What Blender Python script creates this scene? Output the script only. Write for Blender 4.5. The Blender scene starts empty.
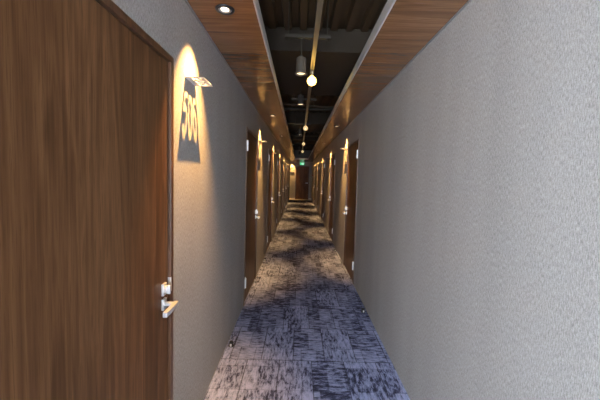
import bpy, bmesh, math, random
from mathutils import Vector, Matrix
random.seed(4)
S = bpy.context.scene
COL = S.collection
XL, XR, ZS = -0.576, 0.769, 2.282        # left wall, right wall, soffit height (m)
YB, YE = -4.2, 18.2                      # rear wall, end wall
ZD = 3.02                                # deck underside
SLOT_L, SLOT_R, SLOT_END = -0.246, 0.429, 15.7
R = math.radians

# ------------------------------------------------------------------ materials
class NT:
    def __init__(self, name):
        self.m = bpy.data.materials.new(name); self.m.use_nodes = True
        self.n = self.m.node_tree.nodes; self.l = self.m.node_tree.links
        self.b = self.n['Principled BSDF']
    def node(self, t, **kw):
        x = self.n.new(t)
        for k, v in kw.items():
            if hasattr(x, k): setattr(x, k, v)
        return x
    def link(self, a, b): self.l.new(a, b)
    def set(self, **kw):
        for k, v in kw.items(): self.b.inputs[k.replace('_', ' ')].default_value = v
    def mapping(self, scale, src=None, loc=(0, 0, 0)):
        if src is None:
            src = self.node('ShaderNodeTexCoord').outputs['Object']
        mp = self.node('ShaderNodeMapping')
        mp.inputs['Scale'].default_value = scale; mp.inputs['Location'].default_value = loc
        self.link(src, mp.inputs['Vector']); return mp.outputs['Vector']
    def noise(self, vec, scale=1, detail=4, rough=.55, dist=0):
        x = self.node('ShaderNodeTexNoise')
        x.inputs['Scale'].default_value = scale; x.inputs['Detail'].default_value = detail
        x.inputs['Roughness'].default_value = rough; x.inputs['Distortion'].default_value = dist
        self.link(vec, x.inputs['Vector']); return x.outputs['Fac']
    def math(self, op, a, b=None, c=None):
        x = self.node('ShaderNodeMath', operation=op)
        for i, v in enumerate((a, b, c)):
            if v is None: continue
            if isinstance(v, (int, float)): x.inputs[i].default_value = v
            else: self.link(v, x.inputs[i])
        return x.outputs[0]
    def ramp(self, fac, stops):
        x = self.node('ShaderNodeValToRGB'); e = x.color_ramp.elements
        while len(e) < len(stops): e.new(.5)
        for i, (p, c) in enumerate(stops):
            e[i].position = p; e[i].color = (*c, 1)
        self.link(fac, x.inputs[0]); return x.outputs[0]
    def mix(self, fac, a, b, blend='MIX'):
        x = self.node('ShaderNodeMix', data_type='RGBA', blend_type=blend)
        if isinstance(fac, (int, float)): x.inputs[0].default_value = fac
        else: self.link(fac, x.inputs[0])
        for s, v in ((x.inputs[6], a), (x.inputs[7], b)):
            if isinstance(v, tuple): s.default_value = (*v, 1)
            else: self.link(v, s)
        return x.outputs[2]
    def bump(self, h, strength, dist=.002):
        x = self.node('ShaderNodeBump'); x.inputs['Strength'].default_value = strength
        x.inputs['Distance'].default_value = dist
        self.link(h, x.inputs['Height']); self.link(x.outputs[0], self.b.inputs['Normal'])

def plain(name, col, rough=.5, metal=0., spec=.5):
    t = NT(name); t.set(Base_Color=(*col, 1), Roughness=rough, Metallic=metal, Specular_IOR_Level=spec)
    # faint wear so that no surface is perfectly even
    v = t.mapping((1, 1, 1)); n = t.noise(v, 60, 3)
    t.link(t.math('MULTIPLY_ADD', n, .16, rough - .08), t.b.inputs['Roughness'])
    return t.m

def wood(name, axis, dark, mid, light, rough, coat=0., spec=.5):
    t = NT(name)
    tc = t.node('ShaderNodeTexCoord').outputs['Object']
    oi = t.node('ShaderNodeObjectInfo')
    add = t.node('ShaderNodeVectorMath', operation='ADD')
    cmb = t.node('ShaderNodeCombineXYZ')
    off = t.math('MULTIPLY', oi.outputs['Random'], 7.)
    for i in range(3): t.link(off, cmb.inputs[i])
    t.link(tc, add.inputs[0]); t.link(cmb.outputs[0], add.inputs[1])
    def sc(a, b): s = [a, a, a]; s[axis] = b; return tuple(s)
    broad = t.noise(t.mapping(sc(7, .55), add.outputs[0]), 1, 3, .5, .8)
    fine = t.noise(t.mapping(sc(75, 1.6), add.outputs[0]), 1, 5, .6, .3)
    pore = t.noise(t.mapping(sc(330, 9), add.outputs[0]), 1, 2, .5)
    ring = t.math('SINE', t.math('MULTIPLY', broad, 46.))
    f = t.math('MULTIPLY_ADD', ring, .07, t.math('MULTIPLY_ADD', fine, .55, t.math('MULTIPLY', broad, .45)))
    c = t.ramp(f, [(.33, dark), (.5, mid), (.68, light)])
    c = t.mix(t.ramp(pore, [(.36, (.6, .6, .6)), (.46, (0, 0, 0))]), c, dark)
    t.b.inputs['Specular IOR Level'].default_value = spec
    t.link(c, t.b.inputs['Base Color'])
    t.link(t.math('MULTIPLY_ADD', fine, .15, rough - .07), t.b.inputs['Roughness'])
    t.bump(t.math('ADD', fine, pore), .06, .0015)
    t.b.inputs['Coat Weight'].default_value = coat; t.b.inputs['Coat Roughness'].default_value = .2
    return t.m

def wallpaper():
    t = NT('woven_grey_wallpaper')
    tc = t.node('ShaderNodeTexCoord').outputs['Object']
    v = t.noise(t.mapping((420, 420, 60), tc), 1, 4, .6)
    g = t.noise(t.mapping((300, 300, 300), tc), 1, 3, .6)
    b = t.noise(t.mapping((3.5, 3.5, .35), tc), 1, 2)
    f = t.math('ADD', t.math('MULTIPLY', v, .6), t.math('MULTIPLY_ADD', g, .3, t.math('MULTIPLY', b, .1)))
    c = t.ramp(f, [(.36, (.203, .190, .175)), (.5, (.362, .344, .324)), (.66, (.54, .517, .490))])
    t.link(c, t.b.inputs['Base Color']); t.set(Roughness=.8, Specular_IOR_Level=.12)
    t.bump(f, .09, .001); return t.m

def carpet():
    t = NT('distressed_carpet_tiles')
    tc = t.node('ShaderNodeTexCoord').outputs['Object']
    def brick(w, h, off, loc):
        br = t.node('ShaderNodeTexBrick'); br.offset = off; br.offset_frequency = 2
        br.inputs['Color1'].default_value = (0, 0, 0, 1); br.inputs['Color2'].default_value = (1, 1, 1, 1)
        br.inputs['Mortar'].default_value = (.5, .5, .5, 1)
        br.inputs['Scale'].default_value = 1; br.inputs['Mortar Size'].default_value = .0045
        br.inputs['Brick Width'].default_value = w; br.inputs['Row Height'].default_value = h
        br.inputs['Mortar Smooth'].default_value = .6
        t.link(t.mapping((1, 1, 1), tc, loc), br.inputs['Vector']); return br
    b1 = brick(.25, .5, .42, (.011, .23, 0)); b2 = brick(.125, .25, .5, (.07, .06, 0))
    rnd = b1.outputs['Color']; rnd2 = b2.outputs['Color']
    way = t.math('GREATER_THAN', rnd, .62)
    nx = t.noise(t.mapping((11, 40, 1), tc), 1, 9, .78, .25)
    ny = t.noise(t.mapping((40, 11, 1), tc, (3, 1, 0)), 1, 9, .78, .25)
    mx = t.node('ShaderNodeMix', data_type='FLOAT')
    t.link(t.math('MULTIPLY_ADD', way, .8, .1), mx.inputs[0]); t.link(nx, mx.inputs[2]); t.link(ny, mx.inputs[3])
    blot = t.noise(t.mapping((4.2, 3.4, 1), tc), 1, 3, .55)
    f = t.math('ADD', mx.outputs[0], t.math('MULTIPLY_ADD', rnd, .05, t.math('MULTIPLY_ADD', rnd2, .10, -.07)))
    f = t.math('ADD', f, t.math('MULTIPLY_ADD', blot, .10, -.05))
    c = t.ramp(f, [(.385, (.026, .029, .055)), (.46, (.085, .096, .18)), (.51, (.33, .385, .64)), (.62, (.54, .61, .93))])
    edge = t.math('ADD', t.math('MULTIPLY', b1.outputs['Fac'], .75), t.math('MULTIPLY', b2.outputs['Fac'], .3))
    c = t.mix(edge, c, (.03, .03, .045))
    pile = t.noise(t.mapping((420, 420, 420), tc), 1, 2, .6)
    c = t.mix(t.math('MULTIPLY', pile, .4), c, (.06, .06, .10))
    t.link(c, t.b.inputs['Base Color']); t.set(Roughness=.95, Specular_IOR_Level=.12)
    t.bump(pile, .5, .003); return t.m

def emit(name, col, st):
    t = NT(name); t.set(Base_Color=(*col, 1), Roughness=.3)
    t.b.inputs['Emission Color'].default_value = (*col, 1); t.b.inputs['Emission Strength'].default_value = st
    return t.m

M = {}
M['wall'] = wallpaper()
M['carpet'] = carpet()
M['door'] = wood('walnut_door_veneer', 2, (.074, .035, .0155), (.122, .059, .0265), (.178, .090, .041), .36, 0., .07)
M['frame'] = wood('walnut_door_frame', 2, (.055, .026, .013), (.11, .052, .026), (.17, .083, .041), .30, 0.)
M['soffit'] = wood('walnut_soffit_veneer', 0, (.14, .060, .022), (.23, .102, .037), (.31, .145, .056), .24, .5)
M['trim'] = plain('silver_painted_edge_strip', (.62, .58, .54), .4, .15)
M['reveal'] = plain('grey_shadow_strip', (.22, .21, .20), .5)
M['deck'] = plain('brown_grey_steel_deck', (.075, .046, .024), .5)
M['beam'] = plain('dark_fireproofed_beam', (.038, .026, .015), .85)
M['pipe'] = plain('dark_conduit', (.045, .036, .024), .55, .1)
M['track'] = plain('galvanised_track', (.46, .40, .28), .38, .55)
M['steel'] = plain('satin_nickel', (.78, .77, .76), .42, .7)
M['hinge'] = plain('pale_satin_hinge_metal', (.85, .85, .86), .4, .35)
M['dark'] = plain('black_rubber', (.012, .012, .013), .5)
M['white'] = plain('white_powder_coat', (.80, .78, .75), .45)
M['stone'] = plain('pale_floor_stone', (.55, .50, .47), .45)
M['plate'] = plain('white_sign_metal', (.80, .76, .72), .42)
M['spot'] = plain('grey_spot_housing', (.12, .095, .07), .45)
M['spotdark'] = plain('dark_spot_housing', (.06, .05, .045), .45)
M['red'] = plain('red_lamp_plastic', (.45, .03, .02), .3)
M['lens'] = emit('downlight_lens', (1., .80, .56), 3.2)
M['lensdim'] = emit('spot_lens', (1., .78, .44), 1.8)
M['globe'] = emit('globe_bulb_glass', (1., .62, .13), 8.)
M['globedim'] = emit('globe_bulb_glass_dim', (1., .72, .36), .8)
M['exit'] = emit('green_exit_face', (.02, .62, .22), 1.1)
M['exitwhite'] = emit('exit_pictogram_face', (.75, 1., .85), 1.0)
t = NT('window_glass'); mixn = t.node('ShaderNodeMixShader'); mixn.inputs[0].default_value = .06
tr = t.node('ShaderNodeBsdfTransparent'); gl = t.node('ShaderNodeBsdfGlossy'); gl.inputs['Roughness'].default_value = .02
t.link(tr.outputs[0], mixn.inputs[1]); t.link(gl.outputs[0], mixn.inputs[2])
t.link(mixn.outputs[0], t.n['Material Output'].inputs[0]); M['glass'] = t.m

# ------------------------------------------------------------------ mesh helpers
def box(bm, x0, x1, y0, y1, z0, z1, bev=0.):
    xs, ys, zs = sorted((x0, x1)), sorted((y0, y1)), sorted((z0, z1))
    r = bmesh.ops.create_cube(bm, size=1)
    for v in r['verts']:
        v.co = Vector((xs[0] + (v.co.x + .5) * (xs[1] - xs[0]), ys[0] + (v.co.y + .5) * (ys[1] - ys[0]), zs[0] + (v.co.z + .5) * (zs[1] - zs[0])))
    if bev:
        es = list({e for v in r['verts'] for e in v.link_edges})
        bmesh.ops.bevel(bm, geom=es, offset=bev, segments=2, affect='EDGES', profile=.7)

def tube(bm, a, b, r, seg=16, r2=None):
    a, b = Vector(a), Vector(b); d = b - a
    q = d.to_track_quat('Z', 'Y').to_matrix().to_4x4()
    mat = Matrix.Translation((a + b) / 2) @ q
    res = bmesh.ops.create_cone(bm, cap_ends=True, segments=seg, radius1=r, radius2=r if r2 is None else r2, depth=d.length, matrix=mat)
    return res

def lathe(bm, prof, seg=32, c=(0, 0, 0)):
    rings = []
    for (r, z) in prof:
        if r < 1e-6: rings.append([bm.verts.new((c[0], c[1], c[2] + z))])
        else: rings.append([bm.verts.new((c[0] + r * math.cos(2 * math.pi * i / seg), c[1] + r * math.sin(2 * math.pi * i / seg), c[2] + z)) for i in range(seg)])
    for p, q in zip(rings, rings[1:]):
        for i in range(seg):
            j = (i + 1) % seg
            if len(p) == 1 and len(q) == 1: continue
            if len(p) == 1: bm.faces.new((p[0], q[i], q[j]))
            elif len(q) == 1: bm.faces.new((p[i], p[j], q[0]))
            else: bm.faces.new((p[i], p[j], q[j], q[i]))

def obj(name, bm, mat, parent=None, smooth=False, loc=None):
    bmesh.ops.recalc_face_normals(bm, faces=bm.faces[:])
    me = bpy.data.meshes.new(name); bm.to_mesh(me); bm.free()
    me.materials.append(mat)
    if smooth:
        for p in me.polygons: p.use_smooth = True
        try: me.set_sharp_from_angle(angle=R(38))
        except Exception: pass
    o = bpy.data.objects.new(name, me); COL.objects.link(o)
    if parent: o.parent = parent
    if loc: o.location = loc
    return o

def tag(o, label, cat, group=None, kind=None):
    o['label'] = label; o['category'] = cat
    if group: o['group'] = group
    if kind: o['kind'] = kind
    return o
def struct(o, label, cat): return tag(o, label, cat, None, 'structure')
def thing(name, loc):
    o = bpy.data.objects.new(name, None); COL.objects.link(o); o.location = loc; o.empty_display_size = .05; return o
def dup(o, loc):
    def rec(s, parent):
        c = s.copy(); COL.objects.link(c)
        if parent: c.parent = parent
        for ch in list(s.children): rec(ch, c)
        return c
    c = rec(o, None); c.location = loc; return c

# ------------------------------------------------------------------ layout
#            near edge y of each opening (hinge side towards the viewer)
DW = .895                                   # opening width incl. frame
DH = 1.952                                  # opening height incl. frame
doorsL = [.468, 3.225, 5.52, 7.78, 9.86, 12.05, 14.25]
doorsR = [3.975, 6.53, 9.13, 11.70, 14.25]
signL = [1.580, 4.29, 6.45, 8.66, 10.83, 13.05, 15.22]
signR = [5.03, 7.55, 10.22, 12.76, 15.32]

# ------------------------------------------------------------------ setting
bm = bmesh.new(); box(bm, XL - .12, XR + .12, YB - .1, YE + .1, -.1, 0); struct(obj('floor', bm, M['carpet']), 'patterned grey blue carpet tiles running down the corridor', 'floor')
WY0, WY1, WZ0, WZ1 = -3.9, -1.7, .25, 2.2
def wall(name, x0, x1, doors, label, window=None):
    bm = bmesh.new(); y = YB
    if window:
        box(bm, x0, x1, y, WY0, 0, ZD + .1); box(bm, x0, x1, WY0, WY1, 0, WZ0); box(bm, x0, x1, WY0, WY1, WZ1, ZD + .1); y = WY1
    for d in doors:
        box(bm, x0, x1, y, d, 0, ZD + .1); box(bm, x0, x1, d, d + DW, DH, ZD + .1); y = d + DW
    box(bm, x0, x1, y, YE, 0, ZD + .1)
    struct(obj(name, bm, M['wall']), label, 'wall')
wall('wall_left', XL - .12, XL, doorsL, 'left wall in woven grey wallpaper with lit room signs', True)
wall('wall_right', XR, XR + .12, doorsR, 'bright plain right wall in woven grey wallpaper')
EDX0, EDX1, EDH = -.235, .585, 2.03         # end door opening
bm = bmesh.new()
box(bm, XL - .12, EDX0, YE, YE + .12, 0, ZD + .1); box(bm, EDX1, XR + .12, YE, YE + .12, 0, ZD + .1); box(bm, EDX0, EDX1, YE, YE + .12, EDH, ZD + .1)
struct(obj('wall_end', bm, M['wall']), 'dim end wall closing the far corridor', 'wall')
RX0, RX1, RZ0, RZ1 = -.30, .04, .10, 1.9
bm = bmesh.new()
box(bm, XL - .12, RX0, YB - .12, YB, 0, ZD + .1); box(bm, RX1, XR + .12, YB - .12, YB, 0, ZD + .1)
box(bm, RX0, RX1, YB - .12, YB, 0, RZ0); box(bm, RX0, RX1, YB - .12, YB, RZ1, ZD + .1)
struct(obj('wall_rear', bm, M['wall']), 'wall closing the corridor behind the viewer', 'wall')
bm = bmesh.new()
for (a, b, c, d) in ((RX0, RX0 + .03, RZ0, RZ1), (RX1 - .03, RX1, RZ0, RZ1), (RX0 + .03, RX1 - .03, RZ0, RZ0 + .03), (RX0 + .03, RX1 - .03, RZ1 - .03, RZ1)):
    box(bm, a, b, YB - .09, YB - .03, c, d)
win2 = struct(obj('added_window', bm, M['white']), 'added narrow tall window, unseen behind the viewer, to brighten the floor', 'window')  # added unseen opening, sized to bring more daylight onto the floor
bm = bmesh.new(); box(bm, RX0 + .03, RX1 - .03, YB - .063, YB - .057, RZ0 + .03, RZ1 - .03); obj('pane', bm, M['glass'], win2)
# side window behind the viewer, the daylight of the near half of the corridor
bm = bmesh.new()
for (a, b, c, d) in ((WY0, WY0 + .04, WZ0, WZ1), (WY1 - .04, WY1, WZ0, WZ1), (WY0 + .04, WY1 - .04, WZ0, WZ0 + .04), (WY0 + .04, WY1 - .04, WZ1 - .04, WZ1)):
    box(bm, XL - .09, XL - .03, a, b, c, d)
win = struct(obj('window_1', bm, M['white']), 'tall daylight window in the left wall behind the viewer', 'window')
bm = bmesh.new(); box(bm, XL - .063, XL - .057, WY0 + .04, WY1 - .04, WZ0 + .04, WZ1 - .04); obj('pane', bm, M['glass'], win)

# steel deck: trapezoid ribs along the corridor
bm = bmesh.new(); pitch = .165; x = XL - .12; prof = []
while x < XR + .12:
    prof += [(x, ZD), (x + .07, ZD), (x + .085, ZD + .075), (x + .15, ZD + .075)]; x += pitch
prof = [(min(a, XR + .12), b) for a, b in prof]
va = [bm.verts.new((a, YB - .12, b)) for a, b in prof]; vb = [bm.verts.new((a, YE + .12, b)) for a, b in prof]
ta = [bm.verts.new((a, YB - .12, ZD + .16)) for a, b in prof]; tb = [bm.verts.new((a, YE + .12, ZD + .16)) for a, b in prof]
for i in range(len(prof) - 1):
    bm.faces.new((va[i], va[i + 1], vb[i + 1], vb[i])); bm.faces.new((ta[i], tb[i], tb[i + 1], ta[i + 1]))
    bm.faces.new((va[i], ta[i], ta[i + 1], va[i + 1])); bm.faces.new((vb[i], vb[i + 1], tb[i + 1], tb[i]))
struct(obj('ceiling', bm, M['deck']), 'exposed ribbed steel deck in the dark ceiling slot', 'ceiling')

# lowered walnut soffits either side of the slot
th = .02
bm = bmesh.new(); box(bm, XL, SLOT_L, YB, SLOT_END, ZS, ZS + th); struct(obj('ceiling_left', bm, M['soffit']), 'walnut soffit strip along the left wall', 'ceiling')
bm = bmesh.new(); box(bm, SLOT_R, XR, YB, SLOT_END, ZS, ZS + th); struct(obj('ceiling_right', bm, M['soffit']), 'walnut soffit strip along the right wall', 'ceiling')
bm = bmesh.new(); box(bm, XL, XR, SLOT_END, YE, ZS, ZS + th); struct(obj('ceiling_end', bm, M['soffit']), 'walnut soffit panel at the far end of the slot', 'ceiling')
FZ = .062
bm = bmesh.new(); box(bm, SLOT_L, SLOT_L + .009, YB, SLOT_END, ZS - .004, ZS + FZ, .001); struct(obj('trim_1', bm, M['trim']), 'pale edge strip of the left soffit', 'trim')
bm = bmesh.new(); box(bm, SLOT_R - .009, SLOT_R, YB, SLOT_END, ZS - .004, ZS + FZ, .001); struct(obj('trim_2', bm, M['trim']), 'pale edge strip of the right soffit', 'trim')
bm = bmesh.new(); box(bm, SLOT_L + .009, SLOT_R - .009, SLOT_END - .009, SLOT_END, ZS - .004, ZS + FZ, .001); struct(obj('trim_3', bm, M['trim']), 'pale edge strip closing the far end of the slot', 'trim')
bm = bmesh.new(); box(bm, XL, XL + .008, YB, YE, ZS - .008, ZS); struct(obj('trim_4', bm, M['reveal']), 'thin grey strip where left wall meets soffit', 'trim')
bm = bmesh.new(); box(bm, XR - .008, XR, YB, YE, ZS - .008, ZS); struct(obj('trim_5', bm, M['reveal']), 'thin grey strip where right wall meets soffit', 'trim')
bm = bmesh.new()
box(bm, XL, EDX0 - .0, YE - .014, YE, 0, .075, .002); box(bm, EDX1, XR, YE - .014, YE, 0, .075, .002)
struct(obj('baseboard_end', bm, M['white']), 'pale baseboard along the end wall', 'baseboard')
bm = bmesh.new(); box(bm, XL, XR, 17.35, YE - .014, 0, .003); struct(obj('trim_6', bm, M['stone']), 'pale floor strip in front of the end wall', 'trim')
for k, (y0, y1, zb) in enumerate(((3.35, 5.15, 2.80), (7.6, 8.9, 2.74), (11.2, 12.6, 2.76), (14.2, 15.6, 2.76))):
    bm = bmesh.new(); box(bm, XL, XR, y0, y1, zb, ZD + .03, .012)
    struct(obj('ceiling_beam', bm, M['beam']), ['nearest dark beam crossing under the ribbed deck', 'second dark beam crossing under the deck', 'third dark beam crossing under the deck', 'last dark beam before the slot ends'][k], 'beam')

# ------------------------------------------------------------------ doors
FW, PR = .027, .006                         # frame face width, how far it stands proud
def make_door(side, loc, n, label, detail=True):
    s = 1 if side == 'L' else -1            # +x of a left door looks into the corridor
    bm = bmesh.new()
    g = .004
    box(bm, -.050 * s, -.006 * s, FW + g, DW - FW - g, .004, DH - FW - g, .0015)
    leaf = obj('door_%d' % n, bm, M['door'], loc=loc)
    struct(leaf, label, 'door')
    bm = bmesh.new()
    for (a, b, c, d) in ((0, FW, 0, DH), (DW - FW, DW, 0, DH), (FW, DW - FW, DH - FW, DH)):
        box(bm, -.118 * s, PR * s, a, b, c, d, .0015)
    for (a, b, c, d) in ((FW, FW + .02, 0, DH - FW), (DW - FW - .02, DW - FW, 0, DH - FW), (FW + .02, DW - FW - .02, DH - FW - .02, DH - FW)):
        box(bm, -.118 * s, -.052 * s, a, b, c, d)      # stop behind the leaf
    obj('door_frame', bm, M['frame'], leaf)
    bm = bmesh.new(); box(bm, -.118 * s, -.052 * s, FW + .02, DW - FW - .02, 0, .02); obj('light_block', bm, M['dark'], leaf)  # added strip that keeps outside light from leaking under the leaf
    # lever handle: back plate, neck and a lever that points back towards the hinges
    yh, zh, xf = DW - FW - .052, .872, -.006
    bm = bmesh.new()
    box(bm, xf * s, (xf + .009) * s, yh - .016, yh + .016, zh - .024, zh + .024, .002)
    tube(bm, ((xf + .008) * s, yh, zh), ((xf + .058) * s, yh, zh), .0105)
    box(bm, (xf + .046) * s, (xf + .064) * s, yh - .106, yh + .012, zh - .010, zh + .011, .003)
    h = obj('door_handle', bm, M['steel'], leaf, True)
    bm = bmesh.new()
    zt = zh + .066
    box(bm, xf * s, (xf + .010) * s, yh - .017, yh + .017, zt - .026, zt + .026, .002)
    tube(bm, ((xf + .009) * s, yh, zt), ((xf + .020) * s, yh, zt), .016)
    box(bm, (xf + .018) * s, (xf + .032) * s, yh - .006, yh + .006, zt - .019, zt + .019, .002)
    obj('lock', bm, M['steel'], leaf, True)
    bm = bmesh.new(); box(bm, -.03 * s, (PR + .0015) * s, DW - FW - .0035, DW - FW + .006, zt - .03, zt + .035, .0008); obj('strike_plate', bm, M['steel'], leaf)
    for zc in (.245, 1.755):
        bm = bmesh.new()
        tube(bm, (.010 * s, FW + .002, zc - .056), (.010 * s, FW + .002, zc - .001), .0105)
        tube(bm, (.010 * s, FW + .002, zc + .001), (.010 * s, FW + .002, zc + .056), .0105)
        box(bm, -.007 * s, .006 * s, FW + .003, FW + .042, zc - .055, zc + .055, .001)
        box(bm, .004 * s, (PR + .003) * s, FW - .02, FW + .002, zc - .055, zc + .055, .001)
        obj('hinge', bm, M['hinge'], leaf, True)
    return leaf
ordL = ['large near walnut door on the left beside the lit 506 sign', 'second walnut door along the left wall', 'third walnut door along the left wall', 'fourth walnut door along the left wall',
        'fifth walnut door along the left wall', 'sixth walnut door along the left wall', 'farthest walnut door along the left wall']
ordR = ['nearest walnut door on the right wall', 'second walnut door along the right wall', 'third walnut door along the right wall', 'fourth walnut door along the right wall', 'farthest walnut door along the right wall']
n = 1
for side, X, ds, lab in (('L', XL, doorsL, ordL), ('R', XR, doorsR, ordR)):
    proto = None
    for y, l in zip(ds, lab):
        if proto is None: proto = o = make_door(side, (X, y, 0), n, l)
        else:
            o = dup(proto, (X, y, 0)); o.name = 'door_%d' % n; o['label'] = l
        n += 1
# end door, faces the viewer
bm = bmesh.new(); box(bm, EDX0 + .034, EDX1 - .034, YE + .012, YE + .055, .004, EDH - .034, .0015)
ed = struct(obj('door_%d' % n, bm, M['door']), 'dark walnut door in the end wall under the green exit sign', 'door')
bm = bmesh.new()
for (a, b, c, d) in ((EDX0, EDX0 + .03, 0, EDH), (EDX1 - .03, EDX1, 0, EDH), (EDX0 + .03, EDX1 - .03, EDH - .03, EDH)): box(bm, a, b, YE - .008, YE + .118, c, d, .0015)
for (a, b, c, d) in ((EDX0 + .03, EDX0 + .06, 0, EDH - .03), (EDX1 - .06, EDX1 - .03, 0, EDH - .03), (EDX0 + .06, EDX1 - .06, EDH - .06, EDH - .03), (EDX0 + .06, EDX1 - .06, 0, .02)): box(bm, a, b, YE + .058, YE + .118, c, d)
obj('door_frame', bm, M['frame'], ed)
bm = bmesh.new(); hx, hz = EDX1 - .105, 1.0
box(bm, hx - .026, hx + .026, YE + .003, YE + .012, hz - .026, hz + .026, .002); tube(bm, (hx, YE + .004, hz), (hx, YE - .046, hz), .0105)
box(bm, hx - .115, hx + .012, YE - .052, YE - .035, hz - .011, hz + .011, .003); obj('door_handle', bm, M['steel'], ed, True)

# ------------------------------------------------------------------ room signs: L-shaped plates with the number cut out
PW, PD, DB = .150, .094, -.0805                         # along the wall, out from the wall
def plate_mesh(text, s):
    cu = bpy.data.curves.new('sign_plate', 'CURVE'); cu.dimensions = '2D'; cu.fill_mode = 'BOTH'; cu.extrude = .0012
    def rect(x0, x1, y0, y1):
        sp = cu.splines.new('POLY'); sp.points.add(3); sp.use_cyclic_u = True
        for p, c in zip(sp.points, ((x0, y0), (x1, y0), (x1, y1), (x0, y1))): p.co = (*c, 0, 1)
    rect(-PW / 2, PW / 2, -PD, 0)
    if text:
        def ell(cx, cy, rx, ry, a0, a1, k=18, e=1.):
            out = []
            for i in range(k + 1):
                a = R(a0 + (a1 - a0) * i / k); c, q = math.cos(a), math.sin(a)
                out.append((cx + rx * math.copysign(abs(c) ** e, c), cy + ry * math.copysign(abs(q) ** e, q)))
            return out
        G = {'0': [ell(.5, .5, .5, .5, 0, 350, 35, .8), ell(.5, .5, .22, .31, 0, 350, 35, .8)],
             '5': [[(.08, 1), (.92, 1), (.92, .81), (.33, .81), (.31, .645)] + ell(.48, .33, .50, .335, 100, -158, 26) + ell(.46, .33, .23, .155, -150, 135, 18) + [(.04, .43)]],
             '6': [ell(.5, .33, .5, .335, 95, -172, 26) + [(-.005, .45), (.03, .68), (.13, .86), (.30, .97), (.52, 1.0), (.76, .98), (.92, .92), (.86, .75), (.68, .80), (.52, .80), (.38, .74), (.30, .62)],
                   ell(.5, .33, .22, .15, 0, 345, 23)]}
        dw, dh, gap = .0405, .053, .0050
        x = -(len(text) * dw + (len(text) - 1) * gap) / 2
        for ch in text:
            for pp in G[ch]:
                ns = cu.splines.new('POLY'); ns.points.add(len(pp) - 1); ns.use_cyclic_u = True
                for q, (px, py) in zip(ns.points, pp): q.co = (x + px * dw, DB + py * dh, 0, 1)
            x += dw + gap
    else:                                   # numbers too small to read in the photo: three plain slots
        for cx in (-.042, 0, .042): rect(cx - .013, cx + .013, -.073, -.025)
    co = bpy.data.objects.new('c', cu); COL.objects.link(co)
    bpy.context.view_layer.update()
    me = bpy.data.meshes.new_from_object(co.evaluated_get(bpy.context.evaluated_depsgraph_get()))
    bpy.data.objects.remove(co); bpy.data.curves.remove(cu)
    # curve x -> along the wall, curve y (0 .. -PD) -> out from the wall
    for v in me.vertices:
        cx, cy, cz = v.co
        v.co = (-cy * s, cx * s, cz)
    if s < 0: pass
    me.name = 'sign_plate'; me.materials.clear(); me.materials.append(M['plate'])
    return me
def make_sign(text, s, loc, rot=0):
    r = thing('room_sign', loc); r.rotation_euler = (0, 0, rot)
    p = bpy.data.objects.new('number_plate', plate_mesh(text, s)); COL.objects.link(p); p.parent = r
    bm = bmesh.new(); box(bm, 0, .0025 * s, -PW / 2, PW / 2, .0012, .034); obj('wall_flange', bm, M['plate'], r)
    return r
ZP = 1.917
s506 = make_sign('506', 1, (XL, signL[0], ZP))
tag(s506, 'lit plate sign projecting 506 on wall beside the near door', 'sign', 'room number signs')
wordsL = ['', 'room sign plate after the second left door', 'room sign plate after the third left door', 'room sign plate after the fourth left door', 'room sign plate after the fifth left door', 'room sign plate after the sixth left door', 'room sign plate after the farthest left door']
wordsR = ['room sign plate after the nearest right door', 'room sign plate after the second right door', 'room sign plate after the third right door', 'room sign plate after the fourth right door', 'room sign plate after the farthest right door']
pl = None
for i, y in enumerate(signL):
    if i == 0: continue
    if pl is None: pl = o = make_sign('', 1, (XL, y, ZP))
    else: o = dup(pl, (XL, y, ZP))
    tag(o, wordsL[i], 'sign', 'room number signs')
pr = None
for i, y in enumerate(signR):
    if pr is None: pr = o = make_sign('', -1, (XR, y, ZP))
    else: o = dup(pr, (XR, y, ZP))
    tag(o, wordsR[i], 'sign', 'room number signs')
o = dup(pl, (-.465, YE, ZP + .02)); o.rotation_euler = (0, 0, -math.pi / 2)
tag(o, 'brightly lit room sign on the end wall left of its door', 'sign', 'room number signs')

# ------------------------------------------------------------------ recessed downlights (each with its lamp)
WARM = (1., .53, .155)
def spot(name, parent, power, loc, size=84, aim=(0, 0, -1), col=WARM, rad=.003):
    li = bpy.data.lights.new(name, 'SPOT'); li.energy = power; li.color = col
    li.spot_size = R(size); li.spot_blend = 1.; li.shadow_soft_size = rad
    lo = bpy.data.objects.new(name, li); COL.objects.link(lo); lo.parent = parent; lo.location = loc
    lo.rotation_euler = Vector(aim).to_track_quat('-Z', 'Y').to_euler()
    return lo
SPOT_W = 250.
def make_downlight(loc):
    r = thing('downlight', loc)
    bm = bmesh.new(); lathe(bm, [(.0335, 0), (.0335, -.006), (.046, -.006), (.048, -.003), (.048, 0)], 36); obj('bezel', bm, M['dark'], r, True)
    bm = bmesh.new(); lathe(bm, [(.0335, -.0005), (.0325, -.0045), (.022, -.0012), (.020, -.0012)], 36); obj('reflector', bm, M['steel'], r, True)
    bm = bmesh.new(); lathe(bm, [(0, -.0035), (.010, -.003), (.0215, -.0012), (.0215, 0), (0, 0)], 32); obj('lens', bm, M['lens'], r, True)
    spot('lamp', r, SPOT_W, (0, 0, -.012), 63, (-math.sin(R(14)), 0, -math.cos(R(14))))
    return r
dl = None
def downlight(x, y, label, rot=0.):
    global dl
    if dl is None: dl = o = make_downlight((x, y, ZS))
    else: o = dup(dl, (x, y, ZS))
    o.rotation_euler = (0, 0, rot)
    tag(o, label, 'downlight', 'recessed downlights'); return o
dlx = .174
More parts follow.
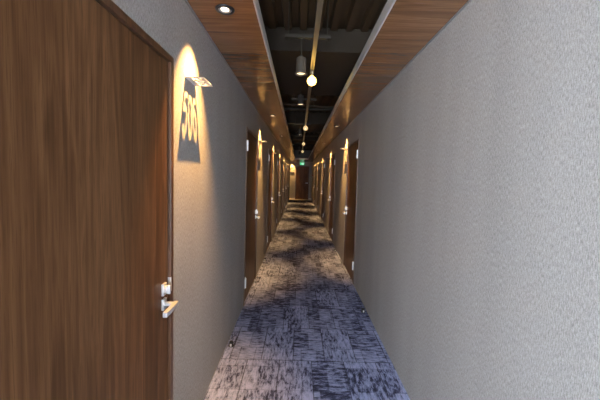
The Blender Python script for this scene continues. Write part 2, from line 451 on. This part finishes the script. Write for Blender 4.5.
for i, y in enumerate(signL):
    downlight(XL + dlx, y + .0, ['near black ringed downlight in the left soffit above the 506 sign', 'downlight in left soffit above the second left sign', 'downlight in left soffit above the third left sign', 'downlight in left soffit above the fourth left sign', 'downlight in left soffit above the fifth left sign', 'downlight in left soffit above the sixth left sign', 'downlight in left soffit above the farthest left sign'][i])
for i, y in enumerate(signR):
    downlight(XR - dlx, y, ['downlight in right soffit above the nearest right sign', 'downlight in right soffit above the second right sign', 'downlight in right soffit above the third right sign', 'downlight in right soffit above the fourth right sign', 'downlight in right soffit above the farthest right sign'][i], math.pi)
downlight(-.465, YE - .155, 'downlight in the end soffit above the end wall sign', -math.pi / 2)

# ------------------------------------------------------------------ fittings in the slot
ZT = 2.62; XT = .108
bm = bmesh.new()                            # galvanised channel, open side down
box(bm, XT - .020, XT + .020, YB + .05, SLOT_END - .05, ZT + .033, ZT + .036)
for s in (-1, 1):
    box(bm, XT + s * .0185, XT + s * .0205, YB + .05, SLOT_END - .05, ZT, ZT + .036)
    box(bm, XT + s * .009, XT + s * .0205, YB + .05, SLOT_END - .05, ZT, ZT + .002)
tag(obj('lighting_channel', bm, M['track']), 'long metal channel running down the ceiling slot with globe bulbs', 'channel')
crosses = [2.72, 4.9, 7.2, 9.4, 11.6, 13.8]
cross = None
for k, y in enumerate(crosses):
    if cross is None:
        cross = o = thing('cross_bar', (0, y, ZT + .036))
        bm = bmesh.new()
        box(bm, -.16, .24, -.016, .016, 0, .003); box(bm, -.16, .24, -.016, -.013, .003, .028); box(bm, -.16, .24, .013, .016, .003, .028)
        obj('bar', bm, M['pipe'], cross)
        for x in (-.13, .21):
            bm = bmesh.new(); tube(bm, (x, 0, -.012), (x, 0, ZD - ZT - .036 + .002), .0045, 8); tube(bm, (x, 0, -.010), (x, 0, 0), .010, 6); obj('hanger_rod', bm, M['pipe'], cross)
    else: o = dup(cross, (0, y, ZT + .036))
    if y in (4.9, 11.6):
        for ch in o.children:
            pass
    tag(o, ['nearest steel cross bar holding the lighting channel', 'second cross bar along the lighting channel', 'third cross bar along the lighting channel', 'fourth cross bar along the lighting channel', 'fifth cross bar along the lighting channel', 'farthest cross bar along the lighting channel'][k], 'bar', 'cross bars in the slot')
# rods under the beams must stop at the beam: shorten those two by their own mesh
for o in [q for q in COL.objects if q.name.startswith('cross_bar')]:
    y = o.location.y
    if 3.35 < y < 5.15 or 11.2 < y < 12.6:
        zb = 2.80 if y < 6 else 2.76
        for ch in o.children:
            if ch.name.startswith('hanger_rod'):
                ch.data = ch.data.copy()
                for v in ch.data.vertices:
                    if v.co.z > .2: v.co.z = zb - ZT - .036 + .002

# globe bulbs under the channel
def make_globe(loc, mat):
    r = thing('globe_bulb', loc)
    bm = bmesh.new(); lathe(bm, [(0, .0), (.018, 0), (.019, -.004), (.019, -.034), (.015, -.040), (.015, -.055), (0, -.055)], 24); obj('socket', bm, M['track'], r, True)
    bm = bmesh.new(); rr = .052
    pr_ = [(.013, -.052)] + [(rr * math.sin(a), -.113 + rr * math.cos(a)) for a in [R(16 + k * 10.9) for k in range(15)]] + [(0, -.113 - rr)]
    lathe(bm, pr_, 32); obj('globe', bm, mat, r, True)
    return r
gl1 = make_globe((XT, 3.43, ZT + .002), M['globe'])
tag(gl1, 'large bright warm globe bulb nearest in the ceiling slot', 'bulb', 'globe bulbs')
gl2 = None
for k, y in enumerate((6.8, 10.15, 13.4)):
    if gl2 is None: gl2 = o = make_globe((XT, y, ZT + .002), M['globedim'])
    else: o = dup(gl2, (XT, y, ZT + .002))
    tag(o, ['second globe bulb along the channel, dimmer', 'third globe bulb along the channel, small and dim', 'farthest globe bulb along the channel, a tiny dot'][k], 'bulb', 'globe bulbs')

# hanging cylinder spots
def make_cyl(loc, top, body, rad):
    r = thing('ceiling_spotlight', loc)   # origin at the bottom rim
    bm = bmesh.new(); lathe(bm, [(rad * .80, .012), (rad * .92, 0), (rad * 1.16, 0), (rad * 1.18, .006), (rad * .92, .016), (rad * .92, .135), (rad * .86, .140), (0, .140)], 32); obj('housing', bm, body, r, True)
    bm = bmesh.new(); lathe(bm, [(0, .004), (rad * .42, .005), (rad * .80, .010), (rad * .80, .014), (0, .014)], 32); obj('lens', bm, M['lensdim'], r, True)
    bm = bmesh.new(); tube(bm, (0, 0, .138), (0, 0, top - loc[2]), .006, 10); tube(bm, (0, 0, .138), (0, 0, .160), .013, 12); obj('stem', bm, M['pipe'], r, True)
    spot('lamp', r, 4., (0, 0, -.01), 60)
    return r
o = make_cyl((-.012, 2.72, 2.345), ZT + .037, M['spot'], .047); tag(o, 'grey cylinder spotlight hanging from the nearest cross bar', 'spotlight', 'hanging spotlights')
c2 = make_cyl((-.014, 4.62, 2.52), 2.802, M['spotdark'], .050); tag(c2, 'dark cylinder spotlight hanging under the nearest beam', 'spotlight', 'hanging spotlights')
c3 = o = make_cyl((-.02, 7.2, 2.41), ZT + .037, M['spotdark'], .047); tag(o, 'third cylinder spotlight along the slot', 'spotlight', 'hanging spotlights')
o = dup(c3, (-.03, 11.6, 2.41)); tag(o, 'fourth cylinder spotlight along the slot, tiny', 'spotlight', 'hanging spotlights')
o = dup(c3, (-.03, 13.8, 2.41)); tag(o, 'farthest cylinder spotlight along the slot, tiny', 'spotlight', 'hanging spotlights')

# pipes crossing the slot above
for k, (y, z, rr, sk) in enumerate(((5.55, 2.72, .016, .12), (6.2, 2.80, .03, -.05), (9.9, 2.75, .02, .1))):
    bm = bmesh.new(); tube(bm, (XL, y - sk, z), (XR, y + sk, z), rr, 14)
    tag(obj('pipe', bm, M['pipe'], None, True), ['thin pipe crossing the slot behind the first beam', 'thicker pipe crossing the slot past the thin one', 'farthest pipe crossing the slot'][k], 'pipe', 'pipes crossing the slot')

# ------------------------------------------------------------------ small things
def make_stop(x, y, s):
    r = thing('door_stop', (x, y, 0))
    bm = bmesh.new(); lathe(bm, [(.024, 0), (.024, .005), (.020, .008), (0, .008)], 24); obj('base', bm, M['dark'], r, True)
    bm = bmesh.new(); lathe(bm, [(.017, .007), (.018, .020), (.017, .034), (.012, .041), (0, .043)], 24); obj('bumper', bm, M['dark'], r, True)
    bm = bmesh.new(); box(bm, -.007, .007, -.024, -.016, .006, .026, .002); obj('catch', bm, M['steel'], r, True)
    return r
ds = None
for (x, y, lab) in ((XL + .04, 2.45, 'black door stop on carpet by the near left wall'), (XR - .042, 3.15, 'black door stop on carpet by the near right wall'),
                    (XL + .035, 4.99, 'black door stop on carpet past the second left door'), (XR - .036, 5.77, 'black door stop on carpet between the first two right doors')):
    if ds is None: ds = o = make_stop(x, y, 1)
    else: o = dup(ds, (x, y, 0))
    tag(o, lab, 'door stop', 'door stops')

ex = thing('exit_sign', (.14, YE, 2.085))
bm = bmesh.new(); box(bm, -.13, .13, -.035, 0, 0, .15, .004); obj('housing', bm, M['white'], ex)
bm = bmesh.new(); box(bm, -.122, .122, -.038, -.034, .008, .142); obj('face', bm, M['exit'], ex)
bm = bmesh.new()                            # running figure and doorway
box(bm, .02, .085, -.0395, -.0375, .02, .13); obj('doorway', bm, M['exitwhite'], ex)
bm = bmesh.new()
def stroke(a, b, w):
    a, b = Vector((a[0], -.0405, a[1])), Vector((b[0], -.0405, b[1])); tube(bm, a, b, w, 8)
tube(bm, (-.010, -.0415, .118), (-.010, -.0375, .118), .011, 12)
stroke((-.018, .103), (-.030, .066), .008); stroke((-.030, .066), (-.004, .048), .006); stroke((-.004, .048), (-.010, .022), .006); stroke((-.030, .066), (-.052, .040), .006); stroke((-.052, .040), (-.078, .042), .006)
stroke((-.018, .100), (.008, .084), .005); stroke((-.018, .100), (-.050, .094), .005); stroke((-.050, .094), (-.058, .076), .005)
obj('running_figure', bm, M['exitwhite'], ex)
tag(ex, 'small green glowing exit sign above the end door', 'sign')

al = thing('alarm_lamp', (XR + .002, 17.0, 1.46))
bm = bmesh.new(); box(bm, -.018, 0, -.07, .07, -.11, .07, .003); obj('back_plate', bm, M['white'], al)
bm = bmesh.new(); tube(bm, (-.017, 0, .02), (-.060, 0, .02), .045, 20, .030); obj('lamp_dome', bm, M['red'], al, True)
tag(al, 'small red alarm lamp on the right wall near the end', 'alarm')

wp = thing('wall_plate', (XR, 10.06, .875))
bm = bmesh.new(); box(bm, -.012, 0, -.024, .024, 0, .26, .003); obj('plate', bm, M['white'], wp)
bm = bmesh.new(); box(bm, -.016, -.011, -.014, .014, .15, .22, .002); obj('cover', bm, M['hinge'], wp)
tag(wp, 'tall narrow pale plate on the wall after the third right door', 'plate')

# ------------------------------------------------------------------ daylight through the side window and the added rear one
W = bpy.data.worlds.new('sky'); S.world = W; W.use_nodes = True
bg = W.node_tree.nodes['Background']; bg.inputs[0].default_value = (.79, .895, 1., 1); bg.inputs[1].default_value = 108.
def portal(loc, face, w, h):
    pa = bpy.data.lights.new('window_portal', 'AREA'); pa.shape = 'RECTANGLE'; pa.size = w; pa.size_y = h
    pa.cycles.is_portal = True
    po = bpy.data.objects.new('window_portal', pa); COL.objects.link(po); po.location = loc
    po.rotation_euler = Vector(face).to_track_quat('-Z', 'Z').to_euler()
portal((XL - .1, (WY0 + WY1) / 2, (WZ0 + WZ1) / 2), (1, 0, 0), WY1 - WY0, WZ1 - WZ0)
portal(((RX0 + RX1) / 2, YB - .1, (RZ0 + RZ1) / 2), (0, 1, 0), RX1 - RX0, RZ1 - RZ0)

# ------------------------------------------------------------------ camera
cam = bpy.data.cameras.new('camera'); co = bpy.data.objects.new('camera', cam); COL.objects.link(co)
F, PITCH, ROLL, YAW = 300., 3.5, 1.6, .2
cam.sensor_width = 36; cam.lens = F / 600 * 36; cam.clip_start = .02
cy = 175.5 + F * math.tan(R(PITCH))
cam.shift_y = (cy - 200) / 600; cam.shift_x = 0
co.location = (0, 0, 1.45)
co.rotation_euler = (Matrix.Rotation(R(-YAW), 3, 'Z') @ Matrix.Rotation(R(90 - PITCH), 3, 'X') @ Matrix.Rotation(R(ROLL), 3, 'Z')).to_euler()
S.camera = co
S.view_settings.view_transform = 'Standard'; S.view_settings.look = 'None'; S.view_settings.gamma = 1; S.view_settings.use_curve_mapping = False
S.view_settings.exposure = 0.
S.cycles.max_bounces = 10; S.cycles.diffuse_bounces = 6
